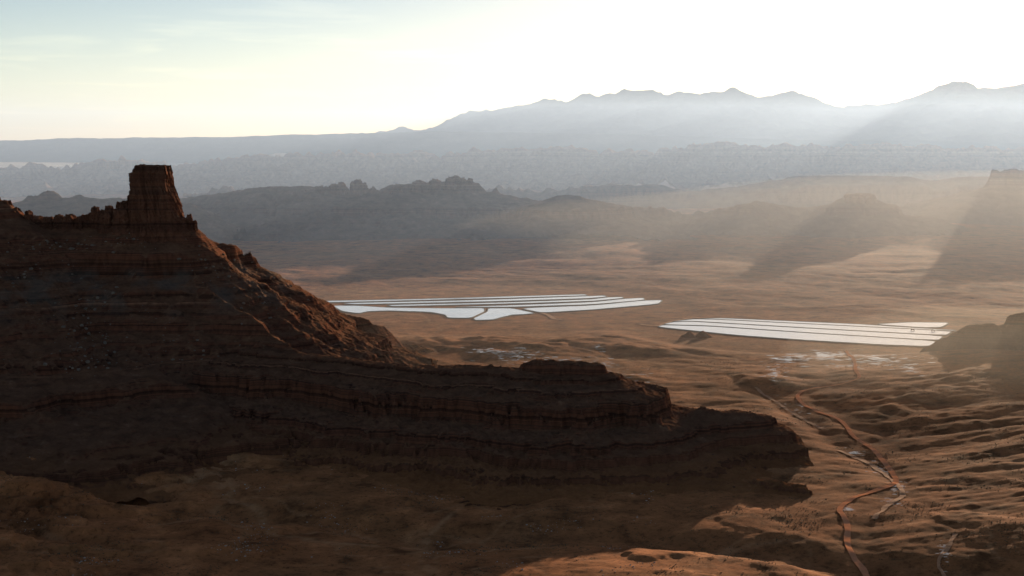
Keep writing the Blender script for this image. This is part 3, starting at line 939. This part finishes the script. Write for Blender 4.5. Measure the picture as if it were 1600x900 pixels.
def scatter(name, pts, mat, label, seed, squash=0.8, kinds=BV):
    r = np.random.RandomState(seed)
    V, Fc, o = [], [], 0
    for x, y, z, s in pts:
        v, f = kinds[r.randint(5)]
        a = r.uniform(0, 6.28)
        sx, sy = s * r.uniform(0.8, 1.3), s * r.uniform(0.8, 1.2)
        X = v[:, 0] * sx
        Yv = v[:, 1] * sy
        V.append(np.stack([x + X * math.cos(a) - Yv * math.sin(a), y + X * math.sin(a) + Yv * math.cos(a), z + v[:, 2] * s * squash], 1))
        Fc.append(f + o)
        o += len(v)
    return link(name, mesh_from(name, np.vstack(V), np.vstack(Fc)), mat, kind='stuff', label=label)


# the largest boulders of the rock fall each stand for themselves
BM = [mesh_from('boulder', v, f) for v, f in BV]
r = np.random.RandomState(9)
big, small = [], []
Xb, Yb, Zb = B_H
for (px, py, sx, sy, n) in [(128, 500, 26, 45, 70), (150, 545, 30, 30, 50), (120, 560, 40, 24, 50), (165, 470, 24, 26, 30), (60, 520, 60, 60, 60), (230, 520, 60, 50, 60), (100, 385, 60, 10, 60), (190, 380, 60, 12, 40), (350, 420, 60, 30, 90), (440, 470, 70, 30, 80),
                            (300, 560, 120, 30, 60), (60, 430, 60, 30, 50)]:
    for _ in range(n):
        X0, Y0 = px + r.normal(0, sx * 0.6), py + r.normal(0, sy * 0.6)
        # walk along the sight line until it meets the slope
        for D in np.arange(2560, 3700, 6.0):
            p = at(X0, Y0, D)
            zz = height_of(B_H, p[0], p[1])
            if p[2] <= zz:
                s = 0.9 + 4.2 * r.rand() ** 3.5
                (big if s > 2.6 and py > 440 and px < 260 else small).append((p[0], p[1], zz, s))
                break
for x, y, z, s in big[:40]:
    o = bpy.data.objects.new('boulder', BM[r.randint(5)])
    if not o.data.materials:
        o.data.materials.append(M_BOULDER)
    COL.objects.link(o)
    o.location, o.rotation_euler, o.scale = (x, y, z + s * 0.2), (r.uniform(-0.3, 0.3), r.uniform(-0.3, 0.3), r.uniform(0, 6.28)), (s * 1.2, s, s * 0.95)
    o['label'], o['category'], o['group'] = 'pale boulder in the rock fall down the shaded slope below the tower', 'boulder', 'boulders of the rock fall below the tower'
scatter('boulder_scree', small, M_BOULDER, 'small pale stones strewn over the slopes of the butte', 5)
rid = []
Xr, Yr, Zr = R_H
for _ in range(1500):
    i, j = r.randint(Xr.shape[0]), r.randint(Xr.shape[1])
    x, y, z = Xr[i, j], Yr[i, j], Zr[i, j]
    if z > 8 and y < 2900:
        rid.append((x, y, z, 0.8 + 2.6 * r.rand() ** 4))
scatter('boulder_scree', rid, M_TOWER, 'fallen dark stones on the ledges of the long ridge', 6)
st = []
while len(st) < 1500:
    yy = 1750 + 950 * r.rand(4000)
    x = r.uniform(-0.46, 0.1, 4000) * (yy + 100)
    k = noise2(x / 90, yy / 90, 77) + r.uniform(-0.4, 0.2, 4000) > 0.42
    x, yy = x[k], yy[k]
    st += [(a, b, c + 0.2, 0.5 + 1.5 * r.rand() ** 4) for a, b, c in zip(x, yy, ground_z(x, yy))]
scatter('loose_stones', st[:1500], M_PALE, 'loose pale stones dotted over the shaded near ground', 8, 0.7)
sh = []
while len(sh) < 26000:
    yy = 1500 + 2300 * r.rand(40000) ** 1.4
    x = r.uniform(-0.48, 0.48, 40000) * (yy + 100)
    dens = noise2(x / 130, yy / 130, 71) + 0.6 * noise2(x / 35, yy / 35, 72)
    k = dens + r.uniform(-0.5, 0.3, 40000) > 0.30
    x, yy = x[k], yy[k]
    z = ground_z(x, yy)
    sh += [(a, b, c + 0.2, 0.45 + 0.75 * r.rand() ** 2) for a, b, c in zip(x, yy, z)]
scatter('sagebrush', sh[:26000], M_SHRUB, 'low dry brush dotted over the desert floor', 7, 0.9, SV)


# ------------------------------------------------------------------ the air
def air_material(name, blue, warm):
    """two kinds of particle in the air: fine ones that scatter blue all round, coarse ones that scatter forward; each of even density"""
    m = bpy.data.materials.new(name)
    m.use_nodes = True
    N, L = m.node_tree.nodes, m.node_tree.links
    N.clear()
    out = N.new('ShaderNodeOutputMaterial')
    add = N.new('ShaderNodeAddShader')
    for i, (dens, colr, g) in enumerate((blue, warm)):
        pv = N.new('ShaderNodeVolumePrincipled')
        pv.inputs['Color'].default_value = (*colr, 1)
        pv.inputs['Density'].default_value = dens
        pv.inputs['Anisotropy'].default_value = g
        L.new(pv.outputs[0], add.inputs[i])
    L.new(add.outputs[0], out.inputs['Volume'])
    return m


def build_haze():
    x0, x1, y0, y1, z0, z1 = -20000, 20000, -900, 30500, -130, 1900
    v = [(x, y, z) for x in (x0, x1) for y in (y0, y1) for z in (z0, z1)]
    q = [(0, 1, 3, 2), (4, 6, 7, 5), (0, 4, 5, 1), (2, 3, 7, 6), (0, 2, 6, 4), (1, 5, 7, 3)]
    me = mesh_from('haze', v, q)
    m = air_material('valley haze', (HAZE_DENSITY, (0.6, 0.8, 1.0), 0.1), (HAZE_DENSITY, (0.97, 0.96, 0.95), 0.8))
    link('haze', me, m, kind='stuff', label='thin bright morning haze filling the valley air')


def build_mist():
    """the morning mist that lies over the far half of the valley, from beyond the dark butte to the mountains"""
    n = 40
    xs = np.linspace(-19000, 19000, n)
    front = 4500 + 500 * fbm(xs, xs * 0, 5200, 2, seed=3)
    v, q = [], []
    for x, f in zip(xs, front):
        v += [(x, f - 900, -125), (x, f + 900, MIST_TOP), (x, 30300, MIST_TOP), (x, 30300, -125)]
    for i in range(n - 1):
        a, b = 4 * i, 4 * i + 4
        q += [(a + k, b + k, b + (k + 1) % 4, a + (k + 1) % 4) for k in range(4)]
    q += [(0, 1, 2, 3), (4 * n - 1, 4 * n - 2, 4 * n - 3, 4 * n - 4)]
    me = mesh_from('mist', v, q)
    m = air_material('morning mist', MIST_BLUE, MIST_WARM)
    link('mist', me, m, kind='stuff', label='bright morning mist over the far valley, mesas and mountains')


def build_mist_patch(c, radii, dens, label, rough=0.22):
    n, m = 64, 24
    v, q = [(0, 0, 1.0)], []
    for i in range(1, m):
        for j in range(n):
            a, b = math.pi * i / m, 2 * math.pi * j / n
            k = 1 + rough * float(fbm(np.array(math.sin(a) * math.cos(b) + 5 + c[0]), np.array(math.sin(a) * math.sin(b) + 0.6 * math.cos(a)), 0.55, 4, 0.6, seed=31))
            v.append((k * math.sin(a) * math.cos(b), k * math.sin(a) * math.sin(b), math.cos(a)))
    v.append((0, 0, -1.0))
    f = [(0, 1 + j, 1 + (j + 1) % n) for j in range(n)]
    for i in range(m - 2):
        for j in range(n):
            a, b = 1 + i * n + j, 1 + i * n + (j + 1) % n
            f += [(a, a + n, b + n), (a, b + n, b)]
    f += [(len(v) - 1, 1 + (m - 2) * n + (j + 1) % n, 1 + (m - 2) * n + j) for j in range(n)]
    v = np.array(v) * np.array(radii) + np.array(c)
    mt = air_material('drifting mist', (dens * 0.3, (0.75, 0.85, 1.0), 0.1), (dens, (1.0, 0.86, 0.66), 0.6))
    link('mist_patch', mesh_from('mist_patch', v, f), mt, kind='stuff', label=label)


build_haze()
build_mist()
build_mist_patch((1130, 3350, 70), (480, 420, 130), 2.2e-4, 'bright mist drifting at the foot of the dark rock by the right edge')
build_mist_patch((2700, 6900, 120), (2700, 1900, 340), 7.5e-5, 'golden sunlit mist low over the valley below the tall right mesa')
build_mist_patch((750, 4250, 40), (1800, 1400, 150), 3.0e-5, 'warm sunlit mist low over the middle of the valley round the ponds')
build_mist_patch((-6400, 18000, 270), (1500, 900, 60), 4.0e-4, 'low white fog bank behind the fins at the left edge', 0.5)
build_mist_patch((-4900, 18200, 275), (1000, 700, 50), 5.0e-4, 'thin tail of the fog bank left of the square tower', 0.5)
build_mist_patch((-2780, 17000, 425), (120, 200, 32), 1.0e-3, 'small white puff of fog above the fins, right of the tower', 0.6)
